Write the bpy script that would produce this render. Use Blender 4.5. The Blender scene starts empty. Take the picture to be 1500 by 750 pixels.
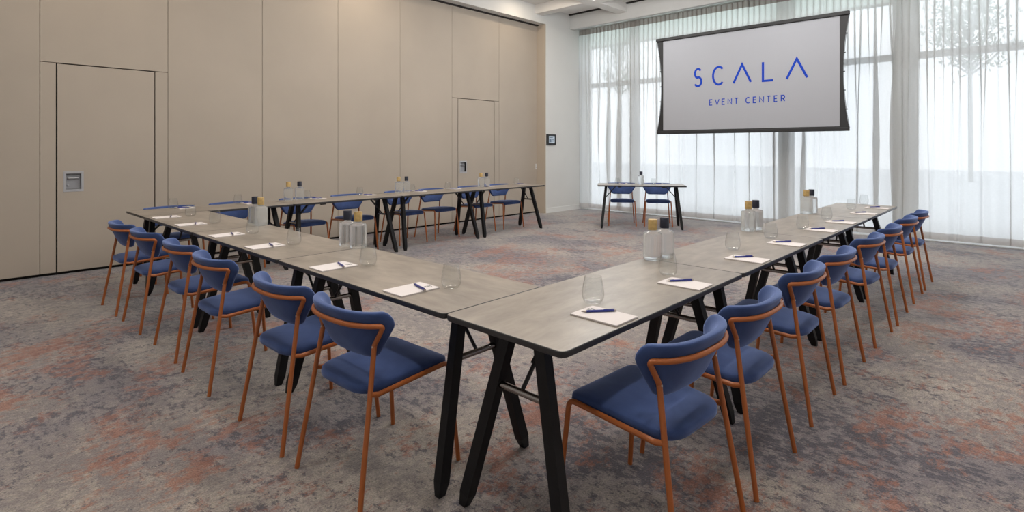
import bpy, bmesh, math, random
from mathutils import Vector, Matrix, noise

random.seed(7)
PI = math.pi
scene = bpy.context.scene
COL = scene.collection

# ------------------------------------------------------------------ materials
def new_mat(name):
    m = bpy.data.materials.new(name); m.use_nodes = True
    nt = m.node_tree; nt.nodes.clear()
    out = nt.nodes.new('ShaderNodeOutputMaterial')
    return m, nt, out

def N(nt, kind, **kw):
    n = nt.nodes.new(kind)
    for k, v in kw.items():
        if k in n.inputs.keys(): n.inputs[k].default_value = v
        else: setattr(n, k, v)
    return n

def principled(name, col, rough=0.5, metal=0.0, spec=0.5, sheen=0.0, sheen_tint=None, coat=0.0, var=0.0, var_scale=6.0, bump=0.0, bump_scale=300.0):
    m, nt, out = new_mat(name)
    b = N(nt, 'ShaderNodeBsdfPrincipled')
    b.inputs['Base Color'].default_value = (*col, 1); b.inputs['Roughness'].default_value = rough
    b.inputs['Metallic'].default_value = metal; b.inputs['Specular IOR Level'].default_value = spec
    b.inputs['Sheen Weight'].default_value = sheen; b.inputs['Sheen Roughness'].default_value = 0.35
    if sheen_tint: b.inputs['Sheen Tint'].default_value = (*sheen_tint, 1)
    b.inputs['Coat Weight'].default_value = coat
    nt.links.new(b.outputs[0], out.inputs[0])
    tc = N(nt, 'ShaderNodeTexCoord')
    if var > 0:
        nz = N(nt, 'ShaderNodeTexNoise'); nz.inputs['Scale'].default_value = var_scale; nz.inputs['Detail'].default_value = 5
        nt.links.new(tc.outputs['Object'], nz.inputs['Vector'])
        r = N(nt, 'ShaderNodeValToRGB')
        r.color_ramp.elements[0].position = 0.3; r.color_ramp.elements[1].position = 0.7
        r.color_ramp.elements[0].color = (*[c*(1-var) for c in col], 1)
        r.color_ramp.elements[1].color = (*[min(1, c*(1+var)) for c in col], 1)
        nt.links.new(nz.outputs['Fac'], r.inputs[0]); nt.links.new(r.outputs[0], b.inputs['Base Color'])
    if bump > 0:
        nz = N(nt, 'ShaderNodeTexNoise'); nz.inputs['Scale'].default_value = bump_scale; nz.inputs['Detail'].default_value = 3
        nt.links.new(tc.outputs['Object'], nz.inputs['Vector'])
        bp = N(nt, 'ShaderNodeBump'); bp.inputs['Strength'].default_value = bump; bp.inputs['Distance'].default_value = 0.002
        nt.links.new(nz.outputs['Fac'], bp.inputs['Height']); nt.links.new(bp.outputs[0], b.inputs['Normal'])
    return m

def thin_glass(name, tint=(1, 1, 1), refl=1.0, ior=1.5):
    m, nt, out = new_mat(name)
    t = N(nt, 'ShaderNodeBsdfTransparent'); t.inputs[0].default_value = (*tint, 1)
    g = N(nt, 'ShaderNodeBsdfGlossy'); g.inputs['Roughness'].default_value = 0.02; g.inputs[0].default_value = (refl, refl, refl, 1)
    f = N(nt, 'ShaderNodeFresnel'); f.inputs['IOR'].default_value = ior
    mx = N(nt, 'ShaderNodeMixShader')
    nt.links.new(f.outputs[0], mx.inputs[0]); nt.links.new(t.outputs[0], mx.inputs[1]); nt.links.new(g.outputs[0], mx.inputs[2])
    nt.links.new(mx.outputs[0], out.inputs[0])
    return m

def clear_tumbler(name):
    m, nt, out = new_mat(name)
    t = N(nt, 'ShaderNodeBsdfTransparent'); t.inputs[0].default_value = (0.975, 0.98, 0.98, 1)
    g = N(nt, 'ShaderNodeBsdfGlossy'); g.inputs['Roughness'].default_value = 0.03
    lw = N(nt, 'ShaderNodeLayerWeight'); lw.inputs['Blend'].default_value = 0.5
    p = N(nt, 'ShaderNodeMath', operation='POWER'); p.inputs[1].default_value = 4.0; nt.links.new(lw.outputs['Facing'], p.inputs[0])
    r = N(nt, 'ShaderNodeMapRange'); r.inputs['To Min'].default_value = 0.035; r.inputs['To Max'].default_value = 0.70
    nt.links.new(p.outputs[0], r.inputs['Value'])
    mx = N(nt, 'ShaderNodeMixShader')
    nt.links.new(r.outputs[0], mx.inputs[0]); nt.links.new(t.outputs[0], mx.inputs[1]); nt.links.new(g.outputs[0], mx.inputs[2])
    nt.links.new(mx.outputs[0], out.inputs[0]); return m

def bottle_mat(name):
    m, nt, out = new_mat(name)
    b = N(nt, 'ShaderNodeBsdfPrincipled'); b.inputs['Base Color'].default_value = (0.97, 0.985, 0.99, 1)
    b.inputs['Roughness'].default_value = 0.06; b.inputs['Transmission Weight'].default_value = 1; b.inputs['IOR'].default_value = 1.30
    tl = N(nt, 'ShaderNodeBsdfTranslucent'); tl.inputs[0].default_value = (0.86, 0.90, 0.92, 1)
    df = N(nt, 'ShaderNodeBsdfDiffuse'); df.inputs[0].default_value = (0.80, 0.84, 0.86, 1)
    a = N(nt, 'ShaderNodeMixShader'); a.inputs[0].default_value = 0.5
    nt.links.new(tl.outputs[0], a.inputs[1]); nt.links.new(df.outputs[0], a.inputs[2])
    mx = N(nt, 'ShaderNodeMixShader'); mx.inputs[0].default_value = 0.20  # milky white mixed in for light refracted from window and ceiling
    nt.links.new(b.outputs[0], mx.inputs[1]); nt.links.new(a.outputs[0], mx.inputs[2])
    nt.links.new(mx.outputs[0], out.inputs[0]); return m

def carpet_mat():
    m, nt, out = new_mat('carpet_distressed')
    L = nt.links.new
    b = N(nt, 'ShaderNodeBsdfPrincipled'); b.inputs['Roughness'].default_value = 0.95; b.inputs['Specular IOR Level'].default_value = 0.1
    b.inputs['Sheen Weight'].default_value = 0.5; b.inputs['Sheen Roughness'].default_value = 0.4; b.inputs['Sheen Tint'].default_value = (0.86, 0.93, 1, 1)  # cool sheen tint stands in for bluish window light on the carpet
    tc = N(nt, 'ShaderNodeTexCoord')
    def mapped(scale, loc=(0, 0, 0), rot=0):
        mp = N(nt, 'ShaderNodeMapping'); mp.inputs['Scale'].default_value = scale; mp.inputs['Location'].default_value = loc
        mp.inputs['Rotation'].default_value = (0, 0, rot)
        L(tc.outputs['Object'], mp.inputs['Vector']); return mp
    def noise_n(scale, detail, rough, vec, dist=0.0):
        n = N(nt, 'ShaderNodeTexNoise'); n.inputs['Scale'].default_value = scale; n.inputs['Detail'].default_value = detail
        n.inputs['Roughness'].default_value = rough; n.inputs['Distortion'].default_value = dist
        L(vec.outputs[0], n.inputs['Vector']); return n.outputs['Fac']
    def math_n(op, a, c):
        n = N(nt, 'ShaderNodeMath', operation=op)
        for i, v in enumerate((a, c)):
            if isinstance(v, (int, float)): n.inputs[i].default_value = v
            else: L(v, n.inputs[i])
        return n.outputs[0]
    def ramp(v, p0, p1):
        n = N(nt, 'ShaderNodeMapRange'); n.interpolation_type = 'SMOOTHSTEP'
        L(v, n.inputs['Value']); n.inputs['From Min'].default_value = p0; n.inputs['From Max'].default_value = p1
        return n.outputs['Result']
    def mix(fac, a, c):
        n = N(nt, 'ShaderNodeMix', data_type='RGBA')
        L(fac, n.inputs[0])
        for i, v in ((6, a), (7, c)):
            if isinstance(v, tuple): n.inputs[i].default_value = (*v, 1)
            else: L(v, n.inputs[i])
        return n.outputs[2]
    # brushy break-up at hand scale, streaked both ways of the weave
    def wsum(*t):
        r = None
        for v, k in t:
            x = math_n('MULTIPLY', v, k); r = x if r is None else math_n('ADD', r, x)
        return r
    fineA = noise_n(24, 6, 0.80, mapped((1.0, 0.6, 1)))
    fineB = noise_n(19, 6, 0.80, mapped((0.7, 1.0, 1), (3, 7, 0)))
    fineC = noise_n(21, 6, 0.80, mapped((0.8, 1.0, 1), (13, 2, 0)))
    midn = noise_n(4.5, 4, 0.62, mapped((1, 0.8, 1), (1, 9, 0)), 0.4)
    grit = noise_n(130, 2, 0.6, mapped((1, 1, 1)))
    bigS = noise_n(1.1, 3, 0.55, mapped((1, 0.8, 1), (11, 3, 0)), 0.5)
    bigR = noise_n(1.25, 3, 0.55, mapped((0.8, 1, 1), (2, 17, 0)), 0.6)
    bigL = noise_n(0.8, 3, 0.6, mapped((1, 1, 1), (5, 5, 0)))
    tone = ramp(wsum((bigL, 0.25), (midn, 0.25), (fineC, 0.50)), 0.43, 0.57)
    base = mix(tone, (0.27, 0.235, 0.23), (0.47, 0.41, 0.355))
    slate_soft = ramp(wsum((bigS, 0.50), (midn, 0.25), (fineB, 0.25)), 0.45, 0.56)
    c1 = mix(math_n('MULTIPLY', slate_soft, 0.55), base, (0.215, 0.19, 0.22))
    slate_spk = ramp(wsum((bigS, 0.22), (midn, 0.22), (fineA, 0.56)), 0.505, 0.550)
    c2 = mix(math_n('MULTIPLY', slate_spk, 0.80), c1, (0.078, 0.070, 0.096))
    rust = ramp(wsum((bigR, 0.36), (midn, 0.22), (fineB, 0.42)), 0.515, 0.575)
    c3 = mix(math_n('MULTIPLY', rust, 0.66), c2, (0.41, 0.165, 0.10))
    gr = ramp(grit, 0.25, 0.75)
    c4 = N(nt, 'ShaderNodeMix', data_type='RGBA', blend_type='MULTIPLY'); c4.inputs[0].default_value = 0.42
    L(c3, c4.inputs[6])
    g2 = N(nt, 'ShaderNodeCombineColor'); [L(gr, g2.inputs[i]) for i in range(3)]
    L(g2.outputs[0], c4.inputs[7])
    L(c4.outputs[2], b.inputs['Base Color'])
    bp = N(nt, 'ShaderNodeBump'); bp.inputs['Strength'].default_value = 0.5; bp.inputs['Distance'].default_value = 0.004
    L(grit, bp.inputs['Height']); L(bp.outputs[0], b.inputs['Normal'])
    L(b.outputs[0], out.inputs[0])
    return m

def laminate_mat():
    m, nt, out = new_mat('concrete_laminate')
    L = nt.links.new
    b = N(nt, 'ShaderNodeBsdfPrincipled'); b.inputs['Roughness'].default_value = 0.33; b.inputs['Specular IOR Level'].default_value = 0.6
    tc = N(nt, 'ShaderNodeTexCoord'); oi = N(nt, 'ShaderNodeObjectInfo')
    ad = N(nt, 'ShaderNodeVectorMath', operation='ADD'); L(tc.outputs['Object'], ad.inputs[0])
    mul = N(nt, 'ShaderNodeVectorMath', operation='MULTIPLY'); mul.inputs[1].default_value = (30, 17, 3)
    cx = N(nt, 'ShaderNodeCombineXYZ'); [L(oi.outputs['Random'], cx.inputs[i]) for i in range(3)]
    L(cx.outputs[0], mul.inputs[0]); L(mul.outputs[0], ad.inputs[1])
    mp = N(nt, 'ShaderNodeMapping'); mp.inputs['Scale'].default_value = (2.9, 8.5, 4); L(ad.outputs[0], mp.inputs['Vector'])
    n1 = N(nt, 'ShaderNodeTexNoise'); n1.inputs['Scale'].default_value = 1.6; n1.inputs['Detail'].default_value = 8; n1.inputs['Roughness'].default_value = 0.62; n1.inputs['Distortion'].default_value = 0.4
    L(mp.outputs[0], n1.inputs['Vector'])
    n2 = N(nt, 'ShaderNodeTexNoise'); n2.inputs['Scale'].default_value = 3.2; n2.inputs['Detail'].default_value = 6
    L(ad.outputs[0], n2.inputs['Vector'])
    a = N(nt, 'ShaderNodeMath', operation='MULTIPLY_ADD'); a.inputs[1].default_value = 0.65; L(n1.outputs['Fac'], a.inputs[0])
    s = N(nt, 'ShaderNodeMath', operation='MULTIPLY'); s.inputs[1].default_value = 0.35; L(n2.outputs['Fac'], s.inputs[0]); L(s.outputs[0], a.inputs[2])
    r = N(nt, 'ShaderNodeValToRGB'); e = r.color_ramp.elements
    e[0].position = 0.33; e[0].color = (0.165, 0.140, 0.118, 1)
    e[1].position = 0.64; e[1].color = (0.325, 0.282, 0.240, 1)
    L(a.outputs[0], r.inputs[0]); L(r.outputs[0], b.inputs['Base Color'])
    L(b.outputs[0], out.inputs[0])
    return m

def velvet_mat():
    m, nt, out = new_mat('blue_velvet')
    L = nt.links.new
    b = N(nt, 'ShaderNodeBsdfPrincipled'); b.inputs['Roughness'].default_value = 0.75; b.inputs['Specular IOR Level'].default_value = 0.25
    b.inputs['Sheen Weight'].default_value = 0.85; b.inputs['Sheen Roughness'].default_value = 0.4; b.inputs['Sheen Tint'].default_value = (0.45, 0.58, 1, 1)
    tc = N(nt, 'ShaderNodeTexCoord')
    n1 = N(nt, 'ShaderNodeTexNoise'); n1.inputs['Scale'].default_value = 7; n1.inputs['Detail'].default_value = 5; n1.inputs['Distortion'].default_value = 0.6
    L(tc.outputs['Object'], n1.inputs['Vector'])
    r = N(nt, 'ShaderNodeValToRGB'); e = r.color_ramp.elements
    e[0].position = 0.34; e[0].color = (0.028, 0.052, 0.155, 1)
    e[1].position = 0.70; e[1].color = (0.050, 0.088, 0.235, 1)
    L(n1.outputs['Fac'], r.inputs[0]); L(r.outputs[0], b.inputs['Base Color'])
    n2 = N(nt, 'ShaderNodeTexNoise'); n2.inputs['Scale'].default_value = 260
    L(tc.outputs['Object'], n2.inputs['Vector'])
    bp = N(nt, 'ShaderNodeBump'); bp.inputs['Strength'].default_value = 0.12; bp.inputs['Distance'].default_value = 0.002
    L(n2.outputs['Fac'], bp.inputs['Height']); L(bp.outputs[0], b.inputs['Normal'])
    L(b.outputs[0], out.inputs[0])
    return m

def sheer_mat(name, transp, transl, diff, col):
    m, nt, out = new_mat(name)
    L = nt.links.new
    t = N(nt, 'ShaderNodeBsdfTransparent')
    tl = N(nt, 'ShaderNodeBsdfTranslucent'); tl.inputs[0].default_value = (*col, 1)
    d = N(nt, 'ShaderNodeBsdfDiffuse'); d.inputs[0].default_value = (*col, 1)
    tc = N(nt, 'ShaderNodeTexCoord')
    wv = N(nt, 'ShaderNodeTexNoise'); wv.inputs['Scale'].default_value = 40
    L(tc.outputs['Object'], wv.inputs['Vector'])
    m1 = N(nt, 'ShaderNodeMixShader'); m1.inputs[0].default_value = diff/(diff+transl)
    L(tl.outputs[0], m1.inputs[1]); L(d.outputs[0], m1.inputs[2])
    m2 = N(nt, 'ShaderNodeMixShader')
    mr = N(nt, 'ShaderNodeMapRange'); L(wv.outputs['Fac'], mr.inputs['Value'])
    mr.inputs['To Min'].default_value = 1-transp-0.03; mr.inputs['To Max'].default_value = 1-transp+0.03
    L(mr.outputs[0], m2.inputs[0]); L(t.outputs[0], m2.inputs[1]); L(m1.outputs[0], m2.inputs[2])
    L(m2.outputs[0], out.inputs[0])
    return m

def glass_mat(name, col=(1, 1, 1), ior=1.36, rough=0.0):
    m, nt, out = new_mat(name)
    b = N(nt, 'ShaderNodeBsdfPrincipled'); b.inputs['Base Color'].default_value = (*col, 1)
    b.inputs['Roughness'].default_value = rough; b.inputs['Transmission Weight'].default_value = 1; b.inputs['IOR'].default_value = ior
    nt.links.new(b.outputs[0], out.inputs[0]); return m

def emit_mat(name, col, s):
    m, nt, out = new_mat(name)
    e = N(nt, 'ShaderNodeEmission'); e.inputs[0].default_value = (*col, 1); e.inputs[1].default_value = s
    nt.links.new(e.outputs[0], out.inputs[0]); return m

M = dict(
    carpet=carpet_mat(), laminate=laminate_mat(), velvet=velvet_mat(),
    edge=principled('dark_edge_band', (0.030, 0.030, 0.033), 0.38),
    leg=principled('black_leg_lacquer', (0.006, 0.006, 0.0075), 0.5, spec=0.3, var=0.2, var_scale=20),
    barmetal=principled('dark_chrome', (0.34, 0.32, 0.31), 0.22, metal=1.0),
    blackmetal=principled('black_steel', (0.012, 0.012, 0.013), 0.4),
    copper=principled('copper_painted_tube', (0.40, 0.115, 0.028), 0.38, spec=0.5),
    screw=principled('steel_screw', (0.6, 0.55, 0.5), 0.3, metal=1.0),
    panel=principled('beige_partition', (0.42, 0.37, 0.315), 0.6, spec=0.3, var=0.03, var_scale=1.5, bump=0.05, bump_scale=500),
    jamb=principled('tan_jamb', (0.50, 0.435, 0.36), 0.6),
    white=principled('white_paint', (0.66, 0.665, 0.655), 0.7, spec=0.3, var=0.015, var_scale=2),
    ceil=principled('ceiling_paint', (0.72, 0.71, 0.69), 0.8, var=0.01, var_scale=2),
    skirting=principled('white_skirting', (0.72, 0.73, 0.72), 0.5),
    dark=principled('dark_gap', (0.012, 0.010, 0.009), 0.8),
    steel=principled('brushed_steel', (0.42, 0.43, 0.46), 0.45, metal=0.3),
    shaded_steel=principled('shadowed_cup', (0.34, 0.35, 0.38), 0.5, metal=0.3),  # steel darkened in colour for the shade inside the cup
    sheer=sheer_mat('sheer_voile', 0.23, 0.51, 0.26, (0.86, 0.87, 0.87)),
    hem=sheer_mat('sheer_hem', 0.07, 0.40, 0.53, (0.60, 0.575, 0.56)),
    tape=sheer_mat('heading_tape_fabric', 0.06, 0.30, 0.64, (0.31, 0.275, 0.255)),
    pane=thin_glass('window_pane', (0.97, 0.975, 0.98), 0.12),
    tumbler=clear_tumbler('tumbler_glass'),
    water=bottle_mat('water_and_glass'),
    goldcap=principled('gold_wood_cap', (0.46, 0.315, 0.12), 0.45, var=0.15, var_scale=60),
    navycap=principled('navy_cap', (0.010, 0.013, 0.030), 0.5),
    paper=principled('notepad_paper', (0.68, 0.635, 0.63), 0.8),
    pen=principled('navy_pen', (0.018, 0.028, 0.22), 0.3),
    pentip=principled('pen_metal', (0.45, 0.40, 0.36), 0.3, metal=1.0),
    ink=principled('grey_print', (0.10, 0.11, 0.10), 0.8),
    fabric=principled('projection_fabric', (0.355, 0.368, 0.405), 0.9, spec=0.1),
    border=principled('screen_black', (0.014, 0.015, 0.017), 0.6),
    logo=principled('logo_blue', (0.012, 0.050, 0.40), 0.7, spec=0.1),
    frame=principled('window_frame_grey', (0.58, 0.59, 0.58), 0.5),
    spandrel=sheer_mat('frosted_spandrel', 0.05, 0.75, 0.20, (0.80, 0.86, 0.82)),
    paving=principled('paving_grey', (0.74, 0.75, 0.76), 0.9, var=0.12, var_scale=1.2),
    sill=principled('pale_sill', (0.86, 0.86, 0.86), 0.5),
    bark=principled('bark', (0.52, 0.53, 0.52), 0.9),
    leaf=principled('pale_leaf', (0.34, 0.40, 0.34), 0.8),
    tabscreen=emit_mat('tablet_glow', (0.55, 0.62, 0.70), 0.75),
    tabdim=emit_mat('tablet_picture', (0.22, 0.28, 0.36), 0.6),
)

# ------------------------------------------------------------------ mesh helpers
def finish(name, bm, mat, parent=None, smooth=None, loc=None):
    bmesh.ops.recalc_face_normals(bm, faces=bm.faces[:])
    me = bpy.data.meshes.new(name); bm.to_mesh(me); bm.free()
    mats = mat if isinstance(mat, (list, tuple)) else [mat]
    for m in mats: me.materials.append(m)
    if smooth is not None:
        for p in me.polygons: p.use_smooth = True
        me.set_sharp_from_angle(angle=math.radians(smooth))
    o = bpy.data.objects.new(name, me); COL.objects.link(o)
    if parent is not None: o.parent = parent
    if loc is not None: o.location = loc
    return o

def box(bm, x0, x1, y0, y1, z0, z1, bevel=0.0):
    vs = [bm.verts.new(p) for p in ((x0,y0,z0),(x1,y0,z0),(x1,y1,z0),(x0,y1,z0),(x0,y0,z1),(x1,y0,z1),(x1,y1,z1),(x0,y1,z1))]
    fs = [bm.faces.new([vs[i] for i in f]) for f in ((0,3,2,1),(4,5,6,7),(0,1,5,4),(1,2,6,5),(2,3,7,6),(3,0,4,7))]
    if bevel > 0:
        es = list({e for f in fs for e in f.edges})
        bmesh.ops.bevel(bm, geom=es, offset=bevel, segments=2, affect='EDGES', profile=0.5)
    return vs

def fillet(pts, radii, seg=6):
    pts = [Vector(p) for p in pts]; out = [pts[0]]
    for i in range(1, len(pts)-1):
        r = radii[i-1] if isinstance(radii, (list, tuple)) else radii
        a, b, c = pts[i-1], pts[i], pts[i+1]
        d1 = (a-b).normalized(); d2 = (c-b).normalized()
        ang = d1.angle(d2)
        if r <= 0 or abs(ang-PI) < 0.02: out.append(b); continue
        t = min(r/math.tan(ang/2), (a-b).length*0.49, (c-b).length*0.49)
        p0 = b+d1*t; p1 = b+d2*t
        for k in range(seg+1):
            s = k/seg
            out.append((1-s)**2*p0 + 2*s*(1-s)*b + s*s*p1)
    out.append(pts[-1])
    return out

def tube(bm, path, r, seg=10, caps=True):
    path = [Vector(p) for p in path]; n = len(path)
    rad = r if isinstance(r, (list, tuple)) else [r]*n
    t0 = (path[1]-path[0]).normalized()
    up = Vector((0,0,1)) if abs(t0.z) < 0.9 else Vector((1,0,0))
    u = t0.cross(up).normalized(); prev = t0; rings = []
    for i, p in enumerate(path):
        t = ((path[min(i+1,n-1)]-path[max(i-1,0)])).normalized()
        ax = prev.cross(t)
        if ax.length > 1e-7:
            u = Matrix.Rotation(prev.angle(t), 3, ax.normalized()) @ u
        prev = t
        v = t.cross(u).normalized(); u = v.cross(t).normalized()
        rings.append([bm.verts.new(p + (u*math.cos(2*PI*k/seg) + v*math.sin(2*PI*k/seg))*rad[i]) for k in range(seg)])
    for a, b in zip(rings, rings[1:]):
        for k in range(seg):
            bm.faces.new((a[k], a[(k+1)%seg], b[(k+1)%seg], b[k]))
    if caps:
        bm.faces.new(rings[0][::-1]); bm.faces.new(rings[-1])
    return rings

def lathe(bm, prof, seg=24, cx=0, cy=0):
    rings = []
    for r, z in prof:
        if r < 1e-6: rings.append([bm.verts.new((cx, cy, z))])
        else: rings.append([bm.verts.new((cx+r*math.cos(2*PI*k/seg), cy+r*math.sin(2*PI*k/seg), z)) for k in range(seg)])
    for a, b in zip(rings, rings[1:]):
        for k in range(seg):
            k2 = (k+1) % seg
            if len(a) == 1 and len(b) == 1: continue
            if len(a) == 1: bm.faces.new((a[0], b[k2], b[k]))
            elif len(b) == 1: bm.faces.new((a[k], a[k2], b[0]))
            else: bm.faces.new((a[k], a[k2], b[k2], b[k]))
    return rings

def rounded_outline(pts, radii, seg=6):
    n = len(pts); out = []
    for i in range(n):
        a, b, c = Vector(pts[i-1]), Vector(pts[i]), Vector(pts[(i+1)%n])
        d1 = (a-b).normalized(); d2 = (c-b).normalized(); ang = d1.angle(d2)
        r = radii[i] if isinstance(radii, (list, tuple)) else radii
        t = min(r/math.tan(ang/2), (a-b).length*0.48, (c-b).length*0.48)
        p0 = b+d1*t; p1 = b+d2*t
        for k in range(seg+1):
            s = k/seg
            out.append((1-s)**2*p0 + 2*s*(1-s)*b + s*s*p1)
    return out

def resample(pts, n):
    pts = [Vector(p) for p in pts]; P = pts+[pts[0]]
    ds = [0]
    for a, b in zip(P, P[1:]): ds.append(ds[-1]+(b-a).length)
    out = []; j = 0
    for i in range(n):
        d = ds[-1]*i/n
        while ds[j+1] < d: j += 1
        s = (d-ds[j])/max(1e-9, ds[j+1]-ds[j])
        out.append(P[j].lerp(P[j+1], s))
    return out

def pillow(bm, outline, T, p, fmap, rings=(0.0,0.25,0.5,0.7,0.84,0.92,0.965,0.99,1.0), center=None):
    """cushion: closed surface over a 2-D outline; fmap(a, b, t) maps outline coordinates and signed thickness to 3-D"""
    n = len(outline)
    c = Vector(center) if center else sum(outline, Vector((0,0)))/n
    def prof(r): return T/2*max(0.0, 1-r**p)**(1/p)
    layers = []
    for side in (1, -1):
        L = []
        for r in rings:
            if r == 0: L.append([bm.verts.new(fmap(c.x, c.y, side*prof(0)))])
            elif r == 1.0 and side == -1: L.append(layers[0][-1])
            else: L.append([bm.verts.new(fmap(*(c+(q-c)*r), side*prof(r))) for q in outline])
        layers.append(L)
    for L in layers:
        for a, b in zip(L, L[1:]):
            for k in range(n):
                k2 = (k+1) % n
                if len(a) == 1: bm.faces.new((a[0], b[k], b[k2]))
                else: bm.faces.new((a[k], b[k], b[k2], a[k2]))

def bar(bm, p, q, w, d, side, taper=0.0, chamfer=0.0):
    """rectangular post from p down to q; side = direction of its width w"""
    p, q = Vector(p), Vector(q); t = (q-p).normalized()
    s = Vector(side); s = (s - t*s.dot(t)).normalized(); f = t.cross(s).normalized()
    def ring(c, k, flat=None):
        r = []
        for a, b in ((-1,-1),(1,-1),(1,1),(-1,1)):
            v = c + s*(a*w/2*k) + f*(b*d/2*k)
            if flat is not None:
                v = v - t*((v.z-flat)/t.z)
            r.append(bm.verts.new(v))
        return r
    rs = [ring(p, 1, p.z)]
    if chamfer > 0:
        rs.append(ring(q - t*chamfer, 1))
        rs.append(ring(q, 0.66, q.z))
    else: rs.append(ring(q, 1, q.z))
    for a, b in zip(rs, rs[1:]):
        for k in range(4): bm.faces.new((a[k], a[(k+1)%4], b[(k+1)%4], b[k]))
    bm.faces.new(rs[0][::-1]); bm.faces.new(rs[-1])

def thing(name, label, cat, loc=(0,0,0), rz=0.0, group=None):
    o = bpy.data.objects.new(name, None); COL.objects.link(o)
    o.empty_display_size = 0.1
    o.location = loc; o.rotation_euler = (0, 0, rz)
    o['label'] = label; o['category'] = cat
    if group: o['group'] = group
    return o

def tag(o, label, cat, group=None, kind=None):
    o['label'] = label; o['category'] = cat
    if group: o['group'] = group
    if kind: o['kind'] = kind
    return o

def dup(root, loc, rz, label):
    r = root.copy(); COL.objects.link(r); r.location = loc; r.rotation_euler = (0, 0, rz); r['label'] = label
    for ch in list(root.children):
        c = ch.copy(); COL.objects.link(c); c.parent = r
        for g in list(ch.children):
            d = g.copy(); COL.objects.link(d); d.parent = c
    return r

def struct(name, bm, mat, label, cat, smooth=None, parent=None):
    o = finish(name, bm, mat, parent, smooth)
    if parent is None:
        tag(o, label, cat, kind='structure')
    return o

def boxo(name, mat, dims, label=None, cat=None, parent=None, bevel=0.0):
    bm = bmesh.new(); box(bm, *dims, bevel=bevel)
    if parent is None: return struct(name, bm, mat, label, cat)
    return finish(name, bm, mat, parent)

# ------------------------------------------------------------------ room shell
# X runs along the beige partition towards the windows, Y towards the partition, Z up
VW = 7.775         # face of the folding partition
VP = 7.55          # face of the white wall
XB = 9.90          # face of the curtain bulkhead
XC = 10.22         # curtain line
XG = 10.62         # glazing line
CEIL = 4.41
XMIN, YMIN = -2.6, -2.4

bm = bmesh.new(); box(bm, XMIN, XG+0.1, YMIN, 8.2, -0.12, 0.0)
struct('floor', bm, M['carpet'], 'mottled beige, slate and rust patterned carpet covering the room floor', 'carpet')
boxo('ceiling', M['ceil'], (XMIN, XG+0.2, YMIN, 8.2, CEIL, CEIL+0.12), 'flat white ceiling seen above the beige partition', 'ceiling')
# white wall with the opening the partition closes
bm = bmesh.new()
box(bm, 9.05, XG+0.1, VP, 8.1, 0.0, CEIL)
box(bm, XMIN, 9.05, VP, 8.1, 4.06, CEIL)
box(bm, XMIN, 9.05, 7.93, 8.1, 0.0, 4.06)
struct('wall_left', bm, M['white'], 'white painted wall beside and above the beige partition', 'wall')
boxo('wall_back', M['white'], (XMIN-0.15, XMIN, YMIN, 8.1, 0, CEIL), 'plain white wall behind the camera', 'wall')
boxo('wall_right', M['white'], (XMIN, XG, YMIN-0.15, YMIN, 0, CEIL), 'plain white wall on the far right side', 'wall')
# curtain bulkhead
bm = bmesh.new()
box(bm, XB, XB+0.12, YMIN, VP, 4.075, CEIL)
struct('wall_front', bm, M['white'], 'white bulkhead above the sheer curtains', 'wall')
boxo('trim_1', M['dark'], (XB-0.05, XB, YMIN, VP, CEIL-0.025, CEIL), 'dark shadow gap between ceiling and bulkhead', 'trim')
boxo('trim_2', M['jamb'], (9.02, 9.05, VP, 7.93, 0, 4.06), 'tan closing jamb at the end of the partition', 'trim')
boxo('trim_3', M['dark'], (XMIN, 9.02, VW-0.05, 7.93, 4.042, 4.06), 'black ceiling track above the partition', 'trim')
boxo('trim_4', M['dark'], (XMIN, 9.02, 7.818, 7.93, 0.0, 4.045), 'dark core showing in the joints of the partition', 'trim')
boxo('baseboard_left', M['skirting'], (9.05, XC+0.25, VP-0.012, VP, 0, 0.105), 'low white skirting board under the white wall', 'baseboard')
# ceiling beams
boxo('ceiling_beam', M['ceil'], (8.70, 8.93, 6.31, VP, 4.22, CEIL-0.001), 'short white ceiling beam running out from above the partition', 'beam')
boxo('ceiling_beam', M['ceil'], (8.70, 8.93, YMIN, 6.07, 4.22, CEIL-0.001), 'white ceiling beam continuing over the room parallel to the curtains', 'beam')
boxo('ceiling_beam', M['ceil'], (XMIN, XB, 6.07, 6.31, 4.22, CEIL-0.002), 'white ceiling beam ending at the bulkhead over the curtains', 'beam')

# ---- partition panels
GAP = 0.005
ZP0, ZP1 = 0.032, 4.04
seams = [-1.55, -0.38, 0.80, 2.012, 3.162, 4.312, 5.462, 6.612, 7.85, 9.02]
def panel(x0, x1, label):
    bm = bmesh.new(); box(bm, x0+GAP/2, x1-GAP/2, VW, VW+0.04, ZP0, ZP1, bevel=0.002)
    return struct('partition_panel', bm, M['panel'], label, 'wall panel')
panel(seams[0], seams[1], 'beige partition panel out of frame beyond the left edge')
panel(seams[1], seams[2], 'beige partition panel left of the near door panel')
names = ['beige partition panel directly right of the near door panel', 'second plain beige partition panel right of the near door panel',
         'plain beige partition panel midway between the two door panels', 'plain beige partition panel directly left of the far door panel']
for k in range(4): panel(seams[3+k], seams[4+k], names[k])
panel(seams[8], seams[9], 'last beige partition panel beside the tan jamb and white wall')

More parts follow.
